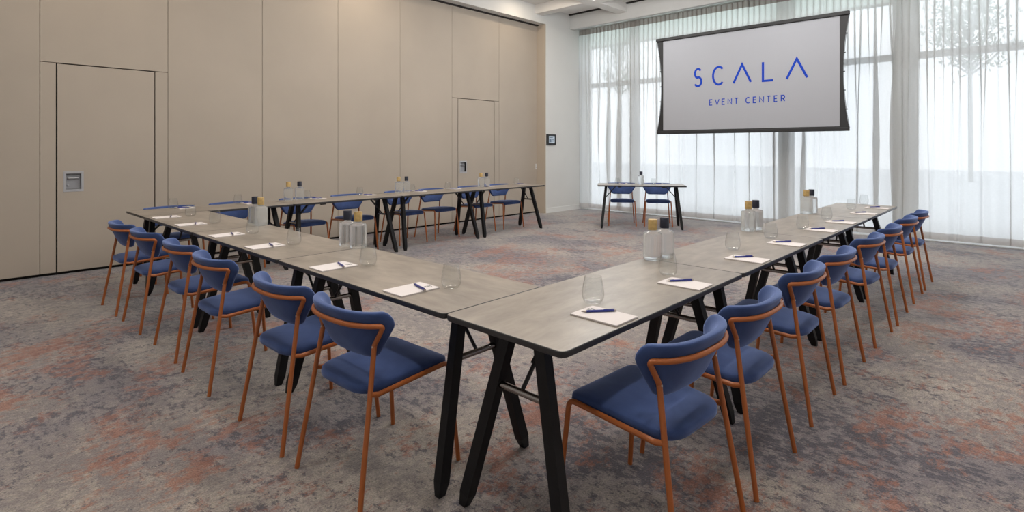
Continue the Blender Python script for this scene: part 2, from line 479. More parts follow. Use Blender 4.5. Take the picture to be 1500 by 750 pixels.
def door_panel(idx, x0, x1, d0, d1, hx0, hz0, lab, lab2):
    ztop = 2.333
    root = thing('partition_panel', lab, 'wall panel', (x0, VW, 0)); root['kind'] = 'structure'
    W = x1-x0
    boxo('header', M['panel'], (GAP/2, W-GAP/2, 0, 0.04, ztop+0.006, ZP1), parent=root, bevel=0.002)
    boxo('stile', M['panel'], (GAP/2, d0-x0-0.009, 0, 0.04, ZP0, ztop), parent=root, bevel=0.002)
    boxo('stile', M['panel'], (d1-x0+0.009, W-GAP/2, 0, 0.04, ZP0, ztop), parent=root, bevel=0.002)
    dr = thing('door_%d' % idx, lab2, 'door', (d0, VW, 0)); dr['kind'] = 'structure'
    w = d1-d0
    # leaf with an opening for the flush handle cup
    a0, a1, c0, c1 = hx0-d0+0.022, hx0-d0+0.155, hz0+0.028, hz0+0.200
    bm = bmesh.new()
    for (p, q, r, s) in ((0.004, a0, ZP0, ztop-0.006), (a1, w-0.002, ZP0, ztop-0.006), (a0, a1, ZP0, c0), (a0, a1, c1, ztop-0.006)):
        box(bm, p, q, 0, 0.04, r, s)
    bmesh.ops.remove_doubles(bm, verts=bm.verts[:], dist=1e-5)
    finish('door_leaf', bm, M['panel'], dr)
    cup = bmesh.new()
    box(cup, a0, a1, 0.034, 0.038, c0, c1)
    box(cup, a0-0.003, a0, -0.0015, 0.038, c0, c1); box(cup, a1, a1+0.003, -0.0015, 0.038, c0, c1)
    box(cup, a0, a1, -0.0015, 0.038, c0-0.003, c0); box(cup, a0, a1, -0.0015, 0.038, c1, c1+0.003)
    hp = finish('handle_cup', cup, M['shaded_steel'], dr)
    pl = bmesh.new()
    X0, X1, Z0, Z1 = hx0-d0, hx0-d0+0.178, hz0, hz0+0.228
    for (p, q, r, s) in ((X0, a0-0.003, Z0, Z1), (a1+0.003, X1, Z0, Z1), (a0-0.003, a1+0.003, Z0, c0-0.003), (a0-0.003, a1+0.003, c1+0.003, Z1)):
        box(pl, p, q, -0.004, 0, r, s)
    finish('handle_plate', pl, M['steel'], hp)
    lv = bmesh.new()
    zc = c1-0.05
    tube(lv, fillet([(a0+0.022, 0.034, zc), (a0+0.022, 0.012, zc), (a1-0.02, 0.012, zc)], 0.008), 0.008, 10)
    finish('lever', lv, M['steel'], hp, 40)
    ky = bmesh.new()
    tube(ky, [(a0+0.022, 0.034, c0+0.045), (a0+0.022, 0.026, c0+0.045)], 0.009, 12)
    finish('lock_cylinder', ky, M['steel'], hp, 40)
door_panel(1, seams[2], seams[3], 0.944, 1.868, 1.0, 0.912, 'beige partition panel around the near door at left', 'flush beige pass door near the left edge, with recessed square handle')
door_panel(2, seams[7], seams[8], 6.76, 7.713, 6.80, 0.928, 'beige partition panel around the far door', 'flush beige pass door at the far end of the partition')
kp = thing('key_switch', 'small white key switch plate on the last beige panel', 'switch', (8.985, VW, 1.0))
bm = bmesh.new(); box(bm, -0.022, 0.022, -0.008, 0, -0.06, 0.06, bevel=0.003); finish('plate', bm, M['white'], kp)
bm = bmesh.new(); tube(bm, [(0, -0.008, -0.02), (0, -0.013, -0.02)], 0.010, 12); finish('lock', bm, M['steel'], kp, 40)

# ---- room tablet on the white wall
tb = thing('wall_tablet', 'small black framed tablet display mounted on the white wall', 'screen', (9.215, VP, 1.47))
bm = bmesh.new(); box(bm, -0.155, 0.155, -0.03, 0, 0, 0.225, bevel=0.006); finish('casing', bm, M['border'], tb)
bm = bmesh.new(); box(bm, -0.095, 0.095, -0.032, -0.0285, 0.035, 0.19); sc = finish('display', bm, M['tabscreen'], tb)
bm = bmesh.new(); box(bm, -0.085, -0.02, -0.033, -0.031, 0.055, 0.12); box(bm, 0.0, 0.08, -0.033, -0.031, 0.10, 0.115)
box(bm, 0.0, 0.06, -0.033, -0.031, 0.07, 0.08); box(bm, -0.085, 0.03, -0.033, -0.031, 0.15, 0.17); finish('display_blocks', bm, M['tabdim'], sc)

# ------------------------------------------------------------------ windows
def window(idx, y0, y1, lab):
    """frame bars, transom, panes and frosted spandrel between two columns; y0 > y1"""
    r = thing('window_%d' % idx, lab, 'window', (XG, (y0+y1)/2, 0)); r['kind'] = 'structure'
    h = (y0-y1)/2
    bm = bmesh.new()
    box(bm, -0.04, 0.04, h-0.06, h, 0, 4.3); box(bm, -0.04, 0.04, -h, -h+0.06, 0, 4.3)
    box(bm, -0.04, 0.04, -h+0.06, h-0.06, 0, 0.05)
    box(bm, -0.05, 0.05, -h+0.06, h-0.06, 2.80, 2.90)
    box(bm, -0.04, 0.04, -h+0.06, h-0.06, 3.71, 3.75)
    finish('window_frame', bm, M['frame'], r)
    for z0, z1 in ((0.05, 2.80), (2.90, 3.71)):
        bm = bmesh.new(); box(bm, -0.004, 0.004, -h+0.06, h-0.06, z0, z1); finish('window_pane', bm, M['pane'], r)
    bm = bmesh.new(); box(bm, -0.01, 0.01, -h+0.06, h-0.06, 3.75, 4.30); finish('spandrel_panel', bm, M['spandrel'], r)
    return r
window(1, 7.55, 6.36, 'narrow window behind the curtain beside the white wall')
window(2, 6.26, 3.27, 'wide window behind the curtain and presentation table')
window(3, 3.13, 1.54, 'window behind the curtain right of the screen')
window(4, 1.33, -1.10, 'window behind the curtain at the right edge')
window(5, -1.20, YMIN, 'window beyond the right edge of the view')
for i, (a, b, d) in enumerate(((6.36, 6.26, 0.1), (3.27, 3.13, 0.12), (1.54, 1.33, 0.2), (-1.10, -1.20, 0.12))):
    boxo('trim_%d' % (5+i), M['frame'], (XG-d/2-0.03, XG+d/2, b, a, 0, CEIL-0.001), ['slim grey mullion behind the curtain at the presentation table',
        'grey post behind the curtain below the screen', 'broad grey column behind the curtain right of the screen', 'grey mullion beyond the right edge'][i], 'column')
boxo('trim_9', M['white'], (XG-0.06, XG+0.1, YMIN, VP, 4.30, CEIL-0.0005), 'white lintel over the windows behind the curtain', 'trim')

# ------------------------------------------------------------------ curtains
def curtain(y0, y1, seed, label, shift=0.0):
    """sheer curtain from y0 down to y1, hung in pinch pleats, loosening into wide folds"""
    root = thing('curtain', label, 'curtain', (XC+shift, (y0+y1)/2, 0), 0, 'sheer curtains along the window wall')
    rnd = random.Random(seed)
    length = y0-y1; n = int(length*110)
    ym = (y0+y1)/2
    zs_main = [0.145, 0.3, 0.6, 1.0, 1.5, 2.0, 2.5, 2.9, 3.25, 3.55, 3.8, 3.97]
    offs = rnd.uniform(0, 100)
    # irregular lower fold phase
    ph = [0.0]; pl = [0.0]
    for i in range(n):
        s = i/n*length
        f = 1/0.27*(1+0.55*noise.noise(Vector((s*1.1+offs, 0.3, 0))))
        ph.append(ph[-1]+2*PI*f*length/n)
        g = 1/0.098*(1+0.10*noise.noise(Vector((s*2.3+offs, 7.1, 0))))
        pl.append(pl[-1]+2*PI*g*length/n)
    def pt(i, z):
        s = i/n*length
        k = max(0.0, min(1.0, (z-1.2)/2.8)); k = k*k*(3-2*k)      # 1 near the heading, 0 near the hem
        th = pl[i]; tl = ph[i]
        amp = max(0.12, 0.5+1.1*noise.noise(Vector((s*1.6+offs, z*0.25, 4))))
        wob = 0.5*noise.noise(Vector((s*0.8+offs, z*0.7, 2)))
        dx = k*0.022*math.cos(th) + (1-k)*(0.055*amp*math.cos(tl+wob)+0.010*math.cos(2.7*tl+1))
        dy = k*0.036*math.sin(th) + (1-k)*(0.10*amp*math.sin(tl+wob))
        # mid-height: pleat creases fade out slowly
        k2 = max(0.0, min(1.0, (z-0.9)/2.2))*(1-k)
        dx += k2*0.012*math.cos(th); dy += k2*0.021*math.sin(th)
        y = y0 - s - ym + dy
        y = max(-length/2, min(length/2, y))
        return (dx, y, z)
    def sheet(name, zs, mat, par, off=0.0):
        bm = bmesh.new(); rows = []
        for z in zs:
            rows.append([bm.verts.new((p[0]+off, p[1], p[2])) for p in (pt(i, z) for i in range(n+1))])
        for a, b in zip(rows, rows[1:]):
            for i in range(n): bm.faces.new((a[i], a[i+1], b[i+1], b[i]))
        return finish(name, bm, mat, par, 180)
    sheet('sheer_panel', zs_main, M['sheer'], root)
    sheet('hem', [0.046, 0.145], M['hem'], root)
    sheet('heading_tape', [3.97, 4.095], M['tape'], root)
    bm = bmesh.new(); box(bm, -0.02, 0.02, -length/2, length/2, 4.097, 4.12); finish('curtain_rail', bm, M['white'], root)
curtain(7.53, 3.705, 3, 'sheer white pleated curtain from the white wall to behind the screen')
curtain(3.745, 1.43, 5, 'sheer white pleated curtain below the right half of the screen', 0.05)
curtain(1.415, -2.3, 9, 'sheer white pleated curtain at the right edge of the picture')

boxo('trim_10', M['sill'], (XC+0.06, XG-0.09, YMIN, VP-0.02, 0.0, 0.014), 'pale stone sill strip along the foot of the windows', 'sill')

# ------------------------------------------------------------------ outside
bm = bmesh.new(); box(bm, XG+0.1, 45, -40, 45, -0.25, -0.03)
struct('ground', bm, M['paving'], 'pale pavement outside the windows', 'pavement')
def tree(x, y, h, label, seed):
    rnd = random.Random(seed)
    root = thing('tree', label, 'tree', (x, y, -0.03), 0, 'trees outside the windows')
    tr = bmesh.new(); tube(tr, [(0,0,0),(0.05,0.02,h*0.4),(0.0,0.05,h*0.85)], [0.09,0.08,0.05], 8); finish('trunk', tr, M['bark'], root, 60)
    br = bmesh.new(); lf = bmesh.new()
    for k in range(46):
        a = rnd.uniform(0, 2*PI); z0 = rnd.uniform(0.5, 0.85)*h; l = rnd.uniform(0.8, 2.2)
        p0 = Vector((0.02, 0.03, z0)); d = Vector((math.cos(a), math.sin(a), rnd.uniform(0.3, 1.1))).normalized()
        p1 = p0+d*l*0.5+Vector((0,0,0.1)); p2 = p0+d*l+Vector((0,0,0.35))
        tube(br, [p0, p1, p2], [0.05, 0.03, 0.01], 5)
        for q in range(26):
            c = p1.lerp(p2, rnd.random()) + Vector((rnd.gauss(0,.35), rnd.gauss(0,.35), rnd.gauss(0,.3)))
            s = rnd.uniform(0.07, 0.14); u = Vector((rnd.gauss(0,1), rnd.gauss(0,1), rnd.gauss(0,1))).normalized(); w = u.orthogonal().normalized()
            lf.faces.new([lf.verts.new(c+u*s), lf.verts.new(c+w*s*0.5), lf.verts.new(c-u*s), lf.verts.new(c-w*s*0.5)])
    b = finish('branches', br, M['bark'], root, 60); finish('foliage', lf, M['leaf'], root)
tree(31, 19.5, 9.5, 'blurred tree outside behind the left end of the curtains', 1)
tree(33, 9.0, 9.5, 'blurred tree outside in line with the screen', 2)
tree(30, 1.8, 8.8, 'blurred tree outside behind the curtains near the right edge', 3)

# ------------------------------------------------------------------ projection screen
XS = 9.40
scr = thing('projection_screen', 'large hanging projection screen with blue lettering and black borders', 'projection screen', (XS, 3.535, 1.655))
def Yl(v): return v-3.535
def Zl(z): return z-1.655
# black border sheet with concave sides
def side(y_end, y_mid, k):     # quadratic bow
    pts = []
    for i in range(13):
        s = i/12
        pts.append((y_end + (y_mid-y_end)*4*s*(1-s), Zl(1.70)+s*(3.40-1.70)))
    return pts
left = side(Yl(5.112), Yl(5.022), 1); right = side(Yl(1.958), Yl(2.036), 1)
def slab(name, outline, x0, x1, mat, par):
    bm = bmesh.new()
    f = [bm.verts.new((x0, y, z)) for y, z in outline]; b = [bm.verts.new((x1, y, z)) for y, z in outline]
    bm.faces.new(f); bm.faces.new(b[::-1]); n = len(outline)
    for i in range(n): bm.faces.new((f[i], b[i], b[(i+1)%n], f[(i+1)%n]))
    return finish(name, bm, mat, par)
slab('black_border', left + right[::-1], 0.0, 0.003, M['border'], scr)
slab('viewing_surface', [(Yl(4.987), Zl(1.728)), (Yl(4.987), Zl(3.392)), (Yl(2.083), Zl(3.392)), (Yl(2.083), Zl(1.728))], -0.002, 0.0, M['fabric'], scr)
bm = bmesh.new(); box(bm, -0.03, 0.03, Yl(1.953), Yl(5.124), Zl(3.395), Zl(3.452), bevel=0.008); finish('top_bar', bm, M['border'], scr)
bm = bmesh.new(); box(bm, -0.022, 0.022, Yl(1.955), Yl(5.112), Zl(1.655), Zl(1.712), bevel=0.008); finish('bottom_bar', bm, M['border'], scr)
for s_, pts in ((1, left), (-1, right)):
    bm = bmesh.new()
    tube(bm, [(0.0015, y+s_*0.006, z) for y, z in pts], 0.003, 6)
    for k in (2, 4, 6, 8, 10):
        y, z = pts[k]; box(bm, -0.003, 0.006, y+min(0, s_*0.022), y+max(0, s_*0.022), z-0.008, z+0.008)
    finish('tension_cord', bm, M['border'], scr)
for y in (Yl(2.3), Yl(4.77)):
    bm = bmesh.new(); tube(bm, [(0, y, Zl(3.45)), (0, y, Zl(CEIL))], 0.0012, 6); finish('suspension_wire', bm, M['steel'], scr)

def ribbon(bm, pts, w, x0=-0.0032, x1=-0.0021):
    """flat stroke of width w along (y, z) points, square ends"""
    P = [Vector(p) for p in pts]; n = len(P); L = []; R = []
    for i, p in enumerate(P):
        if i == 0: d = (P[1]-P[0]).normalized(); o = Vector((-d.y, d.x))
        elif i == n-1: d = (P[-1]-P[-2]).normalized(); o = Vector((-d.y, d.x))
        else:
            d1 = (P[i]-P[i-1]).normalized(); d2 = (P[i+1]-P[i]).normalized()
            o1 = Vector((-d1.y, d1.x)); o2 = Vector((-d2.y, d2.x)); o = (o1+o2)
            o = o/(max(0.35, o.dot(o1)))
        L.append(p+o*w/2); R.append(p-o*w/2)
    vs = [[bm.verts.new((x, q.x, q.y)) for q in S] for x in (x0, x1) for S in (L, R)]
    for i in range(n-1):
        bm.faces.new((vs[0][i], vs[0][i+1], vs[1][i+1], vs[1][i]))
        bm.faces.new((vs[2][i], vs[3][i], vs[3][i+1], vs[2][i+1]))
        bm.faces.new((vs[0][i], vs[2][i], vs[2][i+1], vs[0][i+1]))
        bm.faces.new((vs[1][i], vs[1][i+1], vs[3][i+1], vs[3][i]))
    for i in (0, n-1): bm.faces.new((vs[0][i], vs[1][i], vs[3][i], vs[2][i]))
def arc(cx, cy, rx, ry, a0, a1, n=20):
    return [(cx+rx*math.cos(math.radians(a0+(a1-a0)*i/n)), cy+ry*math.sin(math.radians(a0+(a1-a0)*i/n))) for i in range(n+1)]
GLYPH = {   # strokes in a unit box, x to the reader's right, y up
    'S': [arc(0.5, 0.74, 0.42, 0.26, 35, 270, 18)[:-1] + arc(0.5, 0.26, 0.46, 0.26, 90, -150, 20)],
    'C': [arc(0.55, 0.5, 0.53, 0.5, 48, 312, 28)],
    'A': [[(0, 0), (0.5, 1), (1, 0)]],
    'L': [[(0, 1), (0, 0), (1, 0)]],
    'E': [[(1, 1), (0, 1), (0, 0), (1, 0)], [(0, 0.52), (0.88, 0.52)]],
    'V': [[(0, 1), (0.5, 0), (1, 1)]],
    'N': [[(0, 0), (0, 1), (1, 0), (1, 1)]],
    'T': [[(0, 1), (1, 1)], [(0.5, 1), (0.5, 0)]],
    'R': [[(0, 0), (0, 1), (0.6, 1)] + arc(0.6, 0.74, 0.36, 0.26, 90, -90, 12)[1:] + [(0, 0.48)], [(0.5, 0.48), (1, 0)]],
}
def letter(bm, ch, y_left, width, z0, h, w):
    hw = w/2
    for st in GLYPH[ch]:
        ribbon(bm, [(y_left - hw - p[0]*(width-w), z0 + hw*0.9 + p[1]*(h-w*0.9)) for p in st], w)
for ch, yl, wd in (('S', 4.394, 0.172), ('C', 4.055, 0.225), ('A', 3.695, 0.325), ('L', 3.212, 0.195), ('A', 2.847, 0.335)):
    bm = bmesh.new(); letter(bm, ch, Yl(yl), wd, Zl(2.488), 0.340, 0.036); finish('logo_letter', bm, M['logo'], scr)
txt = 'EVENT CENTER'; adv = (4.104-2.837+0.030)/11.75; y = 4.104
for ch in txt:
    if ch == ' ': y -= adv*0.75; continue
    wd = {'E': 0.062, 'V': 0.084, 'N': 0.076, 'T': 0.074, 'C': 0.082, 'R': 0.068}[ch]
    bm = bmesh.new(); letter(bm, ch, Yl(y - (adv-0.045-wd)/2), wd, Zl(2.146), 0.109, 0.0155); y -= adv
    finish('caption_letter', bm, M['logo'], scr)

# ------------------------------------------------------------------ tables
TL, TW, TH = 1.50, 0.5856, 0.7535
def make_table(label, group):
    root = thing('folding_table', label, 'table', (0,0,0), 0, group)
    l, w = TL/2-0.0015, TW/2-0.001
    outer = rounded_outline([(-l,-w),(l,-w),(l,w),(-l,w)], 0.032, 6)
    def inset(d):
        return rounded_outline([(-l+d,-w+d),(l-d,-w+d),(l-d,w-d),(-l+d,w-d)], max(0.005, 0.032-d), 6)
    bm = bmesh.new()
    a = [bm.verts.new((*p, TH)) for p in inset(0.0035)]; b = [bm.verts.new((*p, TH-0.021)) for p in inset(0.0035)]
    bm.faces.new(a); bm.faces.new(b[::-1])
    for i in range(len(a)): bm.faces.new((a[i], b[i], b[(i+1)%len(a)], a[(i+1)%len(a)]))
    finish('tabletop', bm, M['laminate'], root)
    bm = bmesh.new()
    rings = [[bm.verts.new((*p, z)) for p in inset(d)] for d, z in ((0.0035, TH), (0.0015, TH-0.0002), (0.0004, TH-0.0015), (0, TH-0.004), (0, TH-0.018), (0.001, TH-0.021), (0.004, TH-0.0225), (0.010, TH-0.0225))]
    for a, b in zip(rings, rings[1:]):
        for i in range(len(a)): bm.faces.new((a[i], a[(i+1)%len(a)], b[(i+1)%len(a)], b[i]))
    finish('edge_band', bm, M['edge'], root, 50)
    zt = TH-0.0235
    for sx in (-1, 1):
        for sy in (-1, 1):
            bm = bmesh.new()
            bar(bm, (sx*(TL/2-0.15), sy*0.072, zt), (sx*(TL/2-0.072), sy*0.2525, 0.001), 0.048, 0.043, (0, 1, 0), chamfer=0.05)
            finish('leg', bm, M['leg'], root)
        # head plate the two legs fold on
        bm = bmesh.new(); box(bm, min(sx*(TL/2-0.19), sx*(TL/2-0.12)), max(sx*(TL/2-0.19), sx*(TL/2-0.12)), -0.12, 0.12, zt-0.012, TH-0.0222, bevel=0.002)
        finish('mounting_plate', bm, M['blackmetal'], root)
        zb = 0.50; k = (zt-zb)/zt; xb = sx*(TL/2-0.15+0.078*k); yb = 0.072+0.1805*k
        bm = bmesh.new(); tube(bm, [(xb, -yb, zb), (xb, yb, zb)], 0.0135, 12); finish('crossbar', bm, M['barmetal'], root, 50)
        bm = bmesh.new()
        xi = xb - sx*0.20
        pm = (xb-sx*0.10, 0, (zb+zt)/2)
        tube(bm, [(xb, 0, zb), (xb-sx*0.085, 0, zb+(zt-zb)*0.43)], 0.008, 8)
        bar(bm, (xi, 0, zt-0.004), (xb-sx*0.075, 0, zb+(zt-zb)*0.38), 0.026, 0.014, (0, 1, 0))
        finish('folding_brace', bm, M['blackmetal'], root, 40)
        for sy in (-1, 1):
            bm = bmesh.new(); x = sx*(TL/2-0.38)
            box(bm, x-0.03, x+0.03, min(sy*0.225, sy*0.258), max(sy*0.225, sy*0.258), TH-0.038, TH-0.0222, bevel=0.003)
            finish('bumper', bm, M['blackmetal'], root)
    return root

OX, OY = 1.363, 1.066
GT = 'folding tables of the horseshoe'
tb_right = ['dark-legged table at the near corner of the horseshoe, nearest the camera', 'second table from the near corner in the right-hand row',
            'third table from the near corner in the right-hand row', 'last table of the right-hand row, nearest the curtains']
tb_left = ['table of the left-hand row touching the near corner table', 'middle table of the left-hand row', 'table of the left-hand row touching the row along the partition']
tb_wall = ['table at the far left corner, first along the beige partition', 'second table from the left along the beige partition',
           'third table from the left along the beige partition', 'last table along the partition, nearest the white wall']
T0 = make_table(tb_right[0], GT)
def cp(p): return (p[0], p[1], 0)
T0.location = (OX+TL/2, OY+TW/2, 0)
for k in range(1, 4): dup(T0, (OX+TL*(k+0.5), OY+TW/2, 0), 0, tb_right[k])
for k in range(3): dup(T0, (OX+TW/2, OY+TW+TL*(k+0.5), 0), PI/2, tb_left[k])
YWL = OY+1.5*TW+3*TL
for k in range(4): dup(T0, (OX+TL*(k+0.5), YWL, 0), 0, tb_wall[k])
PA = math.radians(-56)
PC = Vector((8.60, 5.00)); PD = Vector((math.cos(PA), math.sin(PA))); PN = Vector((-PD.y, PD.x))   # PN points to the curtains
pt_ = dup(T0, (PC.x, PC.y, 0), PA, 'separate presentation table in front of the curtains, below the screen'); del pt_['group']

# ------------------------------------------------------------------ chairs
def make_chair(label, group):
    root = thing('dining_chair', label, 'chair', (0,0,0), 0, group)
    r = 0.0104
    # seat: padded, waterfall front
    so = rounded_outline([(-0.192,-0.195),(0.192,-0.195),(0.212,0.232),(-0.212,0.232)], [0.10,0.10,0.045,0.045], 8)
    so = [Vector((p.x, p.y - 0.018*(1-(p.x/0.2)**2) if p.y < -0.1 else p.y)) for p in so]
    so = resample(so, 64)
    def smap(a, b, t):
        z = 0.431 + 0.062*(b+0.16) + t
        dome = 0.008*(1-(a/0.21)**2)*(1-(b/0.21)**2)
        if t > 0: z += dome
        if b > 0.13: z -= 0.85*(b-0.13)**2*(1 if t > 0 else 2.6)
        if b < -0.1: z += 0.35*(b+0.1)**2
        return (a, b, z)
    bm = bmesh.new(); pillow(bm, so, 0.052, 4.5, smap, center=(0, 0.01)); finish('seat', bm, M['velvet'], root, 80)
    # backrest: curved pad, wide at the top, narrow at the bottom, ends wrapping forward
    bo = rounded_outline([(-0.178,0.550),(0.178,0.550),(0.326,0.700),(0.308,0.752),(-0.308,0.752),(-0.326,0.700)], [0.085,0.085,0.05,0.055,0.055,0.05], 8)
    bo = [Vector((p.x, p.y - 0.010*(1-(p.x/0.2)**2) if p.y < 0.57 else p.y)) for p in bo]
    bo = resample(bo, 90)
    PT = 0.044; AM = 0.33; THM = math.radians(76); PW = 1.7
    tab = [(0.0, 0.0)]
    for i in range(300):
        th = THM*((i+0.5)/300)**PW
        tab.append((tab[-1][0]+AM/300*math.cos(th), tab[-1][1]+AM/300*math.sin(th)))
    def arcpt(a):
        t = min(1.0, abs(a)/AM)*300; k = min(299, int(t)); f = t-k
        x = tab[k][0]*(1-f)+tab[k+1][0]*f; y = tab[k][1]*(1-f)+tab[k+1][1]*f
        th = THM*min(1.0, abs(a)/AM)**PW
        s_ = 1 if a >= 0 else -1
        return s_*x, y, s_*th
    def rear(z): return -0.234 - 0.46*(z-0.70)       # rear face of the pad on the centre line
    def bmap(a, b, t):
        x, y, th = arcpt(a)
        o = PT/2 + t                                  # t > 0 is the sitter's side
        return (x - o*math.sin(th), rear(b) + y + o*math.cos(th), b)
    bm = bmesh.new(); pillow(bm, bo, PT, 4, bmap, center=(0, 0.66)); finish('backrest', bm, M['velvet'], root, 80)
    # copper frame: rear legs run up to the backrest and turn into one bow behind it
    zt = 0.700; AT = 0.246; bow = []
    for i in range(25):
        x, y, th = arcpt(AT*(1-2*i/24)); o = -r*0.8
        bow.append((x - o*math.sin(th), rear(zt) + y + o*math.cos(th), zt))
    kink = {s: Vector((s*0.194, -0.156, 0.612)) for s in (-1, 1)}
    path = [kink[1]] + [Vector(bow[0]) + Vector((0.016, 0.018, 0.0))] + [Vector(p) for p in bow[1:-1]] + [Vector(bow[-1]) + Vector((-0.016, 0.018, 0.0))] + [kink[-1]]
    rd = [0.05] + [0]*(len(path)-4) + [0.05]
    bm = bmesh.new(); tube(bm, fillet(path, rd, 8), r, 10); finish('back_bow', bm, M['copper'], root, 60)
    for s in (-1, 1):
        bm = bmesh.new()
        top = kink[s]; foot = Vector((s*0.242, -0.255, 0.001))
        tube(bm, [foot, foot.lerp(top, 0.5), top], r, 10)
        leg = finish('leg', bm, M['copper'], root, 60)
        bm = bmesh.new(); sc_ = top + Vector((s*0.0, -0.0095, -0.004)); tube(bm, [sc_, sc_+Vector((0, -0.002, 0.0005))], 0.0042, 8); finish('screw', bm, M['screw'], leg, 40)
        k = 0.425/0.607; j = foot.lerp(top, k)
        bm = bmesh.new()
        tube(bm, fillet([j, Vector((s*0.211, -0.150, 0.421)), Vector((s*0.219, 0.214, 0.446)), Vector((s*0.242, 0.255, 0.001))], [0.02, 0.032], 7), r, 10)
        finish('leg', bm, M['copper'], root, 60)
    return root

ORD = ['first', 'second', 'third', 'fourth', 'fifth', 'sixth', 'seventh', 'eighth']
G_R, G_L, G_W = 'chairs along the right-hand tables', 'chairs along the left-hand tables', 'chairs between the tables and the partition'
used = []
def place_chair(x, y, rz, label, group):
    if not used:
        c = make_chair(label, group); c.location = (x, y, 0); c.rotation_euler = (0, 0, rz); used.append(c); return c
    c = dup(used[0], (x, y, 0), rz, label); c['group'] = group; return c
right_u = [(1.855, 0.790, -3), (2.482, 0.785, 0), (3.273, 0.800, 1), (3.94, 0.790, -1), (4.767, 0.773, -2.5), (5.46, 0.757, 0.5), (6.286, 0.752, -0.5), (6.933, 0.742, -0.5)]
for i, (u, v, a) in enumerate(right_u):
    lab = ('blue velvet chair with copper legs, nearest the camera in the right-hand row' if i == 0 else
           'last blue chair of the right-hand row, nearest the curtains' if i == 7 else
           '%s blue chair from the camera in the right-hand row' % ORD[i])
    an = math.radians(a); place_chair(u - 0.255*math.sin(an), v + 0.255*math.cos(an), an, lab, G_R)
left_v = [(1.104, 2.087, 2), (1.086, 2.703, 0.5), (1.073, 3.601, -0.5), (1.086, 4.275, 0), (1.065, 5.084, 1), (1.046, 5.761, 1)]
for i, (u, v, a) in enumerate(left_v):
    lab = ('blue velvet chair with copper legs, nearest the camera in the left-hand row' if i == 0 else
           'last blue chair of the left-hand row, nearest the near partition door' if i == 5 else
           '%s blue chair from the camera in the left-hand row' % ORD[i])
    an = math.radians(-90+a); place_chair(u - 0.255*math.sin(an), v + 0.255*math.cos(an), an, lab, G_L)
wall_u = [(1.81, 2), (2.45, -2), (3.27, 1), (3.98, 0), (4.83, -1), (5.46, 1), (6.27, 0), (6.97, -2)]
for i, (u, a) in enumerate(wall_u):
    lab = ('blue chair at the far left, first between tables and partition' if i == 0 else
           'last blue chair along the partition, nearest the white wall' if i == 7 else
           '%s blue chair from the left along the beige partition' % ORD[i])
    place_chair(u, 6.785, math.radians(180+a), lab, G_W)
for t, lab, a in ((-0.315, 'left of the two blue chairs behind the presentation table', 1), (0.32, 'right of the two blue chairs behind the presentation table', -1)):
    p = PC + PD*t + PN*0.335
    c = place_chair(p.x, p.y, PA + PI + math.radians(a), lab, 'chairs at the presentation table')

# ------------------------------------------------------------------ things on the tables
EPS = 0.0004
def make_pad(label, group):
    root = thing('notepad', label, 'notepad', (0,0,0), 0, group)      # local +y points away from the sitter
    bm = bmesh.new(); box(bm, -0.074, 0.074, -0.105, 0.105, 0, 0.006, bevel=0.0006); finish('paper_block', bm, M['paper'], root)
    bm = bmesh.new()
    for (x0, x1, y0, y1) in ((0.012, 0.016, 0.070, 0.088), (0.020, 0.024, 0.074, 0.092), (0.028, 0.032, 0.066, 0.082), (0.010, 0.036, 0.064, 0.067), (0.012, 0.034, 0.090, 0.093), (0.036, 0.040, 0.072, 0.088)):
        box(bm, x0, x1, y0, y1, 0.0058, 0.0063)
    finish('printed_emblem', bm, M['ink'], root)
    return root
def make_pen(label, group):
    root = thing('pen', label, 'pen', (0,0,0), 0, group)
    r = 0.0048
    bm = bmesh.new(); tube(bm, [(-0.050, 0, r), (0.062, 0, r)], r, 12); finish('barrel', bm, M['pen'], root, 50)
    bm = bmesh.new(); tube(bm, [(-0.050, 0, r), (-0.054, 0, r), (-0.068, 0, r), (-0.071, 0, r)], [r, r*0.9, 0.0016, 0.0008], 12); finish('tip', bm, M['pentip'], root, 50)
    bm = bmesh.new(); tube(bm, [(0.062, 0, r), (0.069, 0, r)], r*0.92, 12); finish('push_button', bm, M['pentip'], root, 50)
    bm = bmesh.new(); box(bm, 0.020, 0.064, -0.0018, 0.0018, 2*r-0.0002, 2*r+0.0018, bevel=0.0004); finish('clip', bm, M['pen'], root)
    return root
def make_glass(label, group):
    root = thing('drinking_glass', label, 'glass', (0,0,0), 0, group)
    prof = [(0.0, 0.003), (0.022, 0.002), (0.027, 0.0), (0.033, 0.002), (0.0405, 0.010), (0.0450, 0.022), (0.0465, 0.034), (0.0460, 0.048), (0.0425, 0.072), (0.0380, 0.095), (0.0350, 0.110), (0.0345, 0.1115), (0.0338, 0.110),
            (0.0366, 0.095), (0.0411, 0.072), (0.0446, 0.048), (0.0451, 0.034), (0.0435, 0.023), (0.038, 0.012), (0.028, 0.007), (0.0, 0.006)]
    bm = bmesh.new(); lathe(bm, prof, 28); finish('bowl', bm, M['tumbler'], root, 60)
    return root
def make_bottle(label, group, cap):
    root = thing('water_bottle', label, 'bottle', (0,0,0), 0, group)
    prof = [(0.0, 0.004), (0.034, 0.003), (0.044, 0.0), (0.050, 0.002), (0.0530, 0.008), (0.0535, 0.02), (0.0535, 0.143), (0.0525, 0.150), (0.048, 0.156), (0.032, 0.159), (0.023, 0.161), (0.0205, 0.164), (0.0205, 0.172), (0.0, 0.172)]
    bm = bmesh.new(); lathe(bm, prof, 40); finish('body', bm, M['water'], root, 60)
    bm = bmesh.new(); lathe(bm, [(0, 0.1725), (0.0255, 0.1725), (0.0265, 0.1735), (0.0265, 0.231), (0.0255, 0.2325), (0, 0.2325)], 32)
    finish('cap', bm, cap, root, 40)
    return root

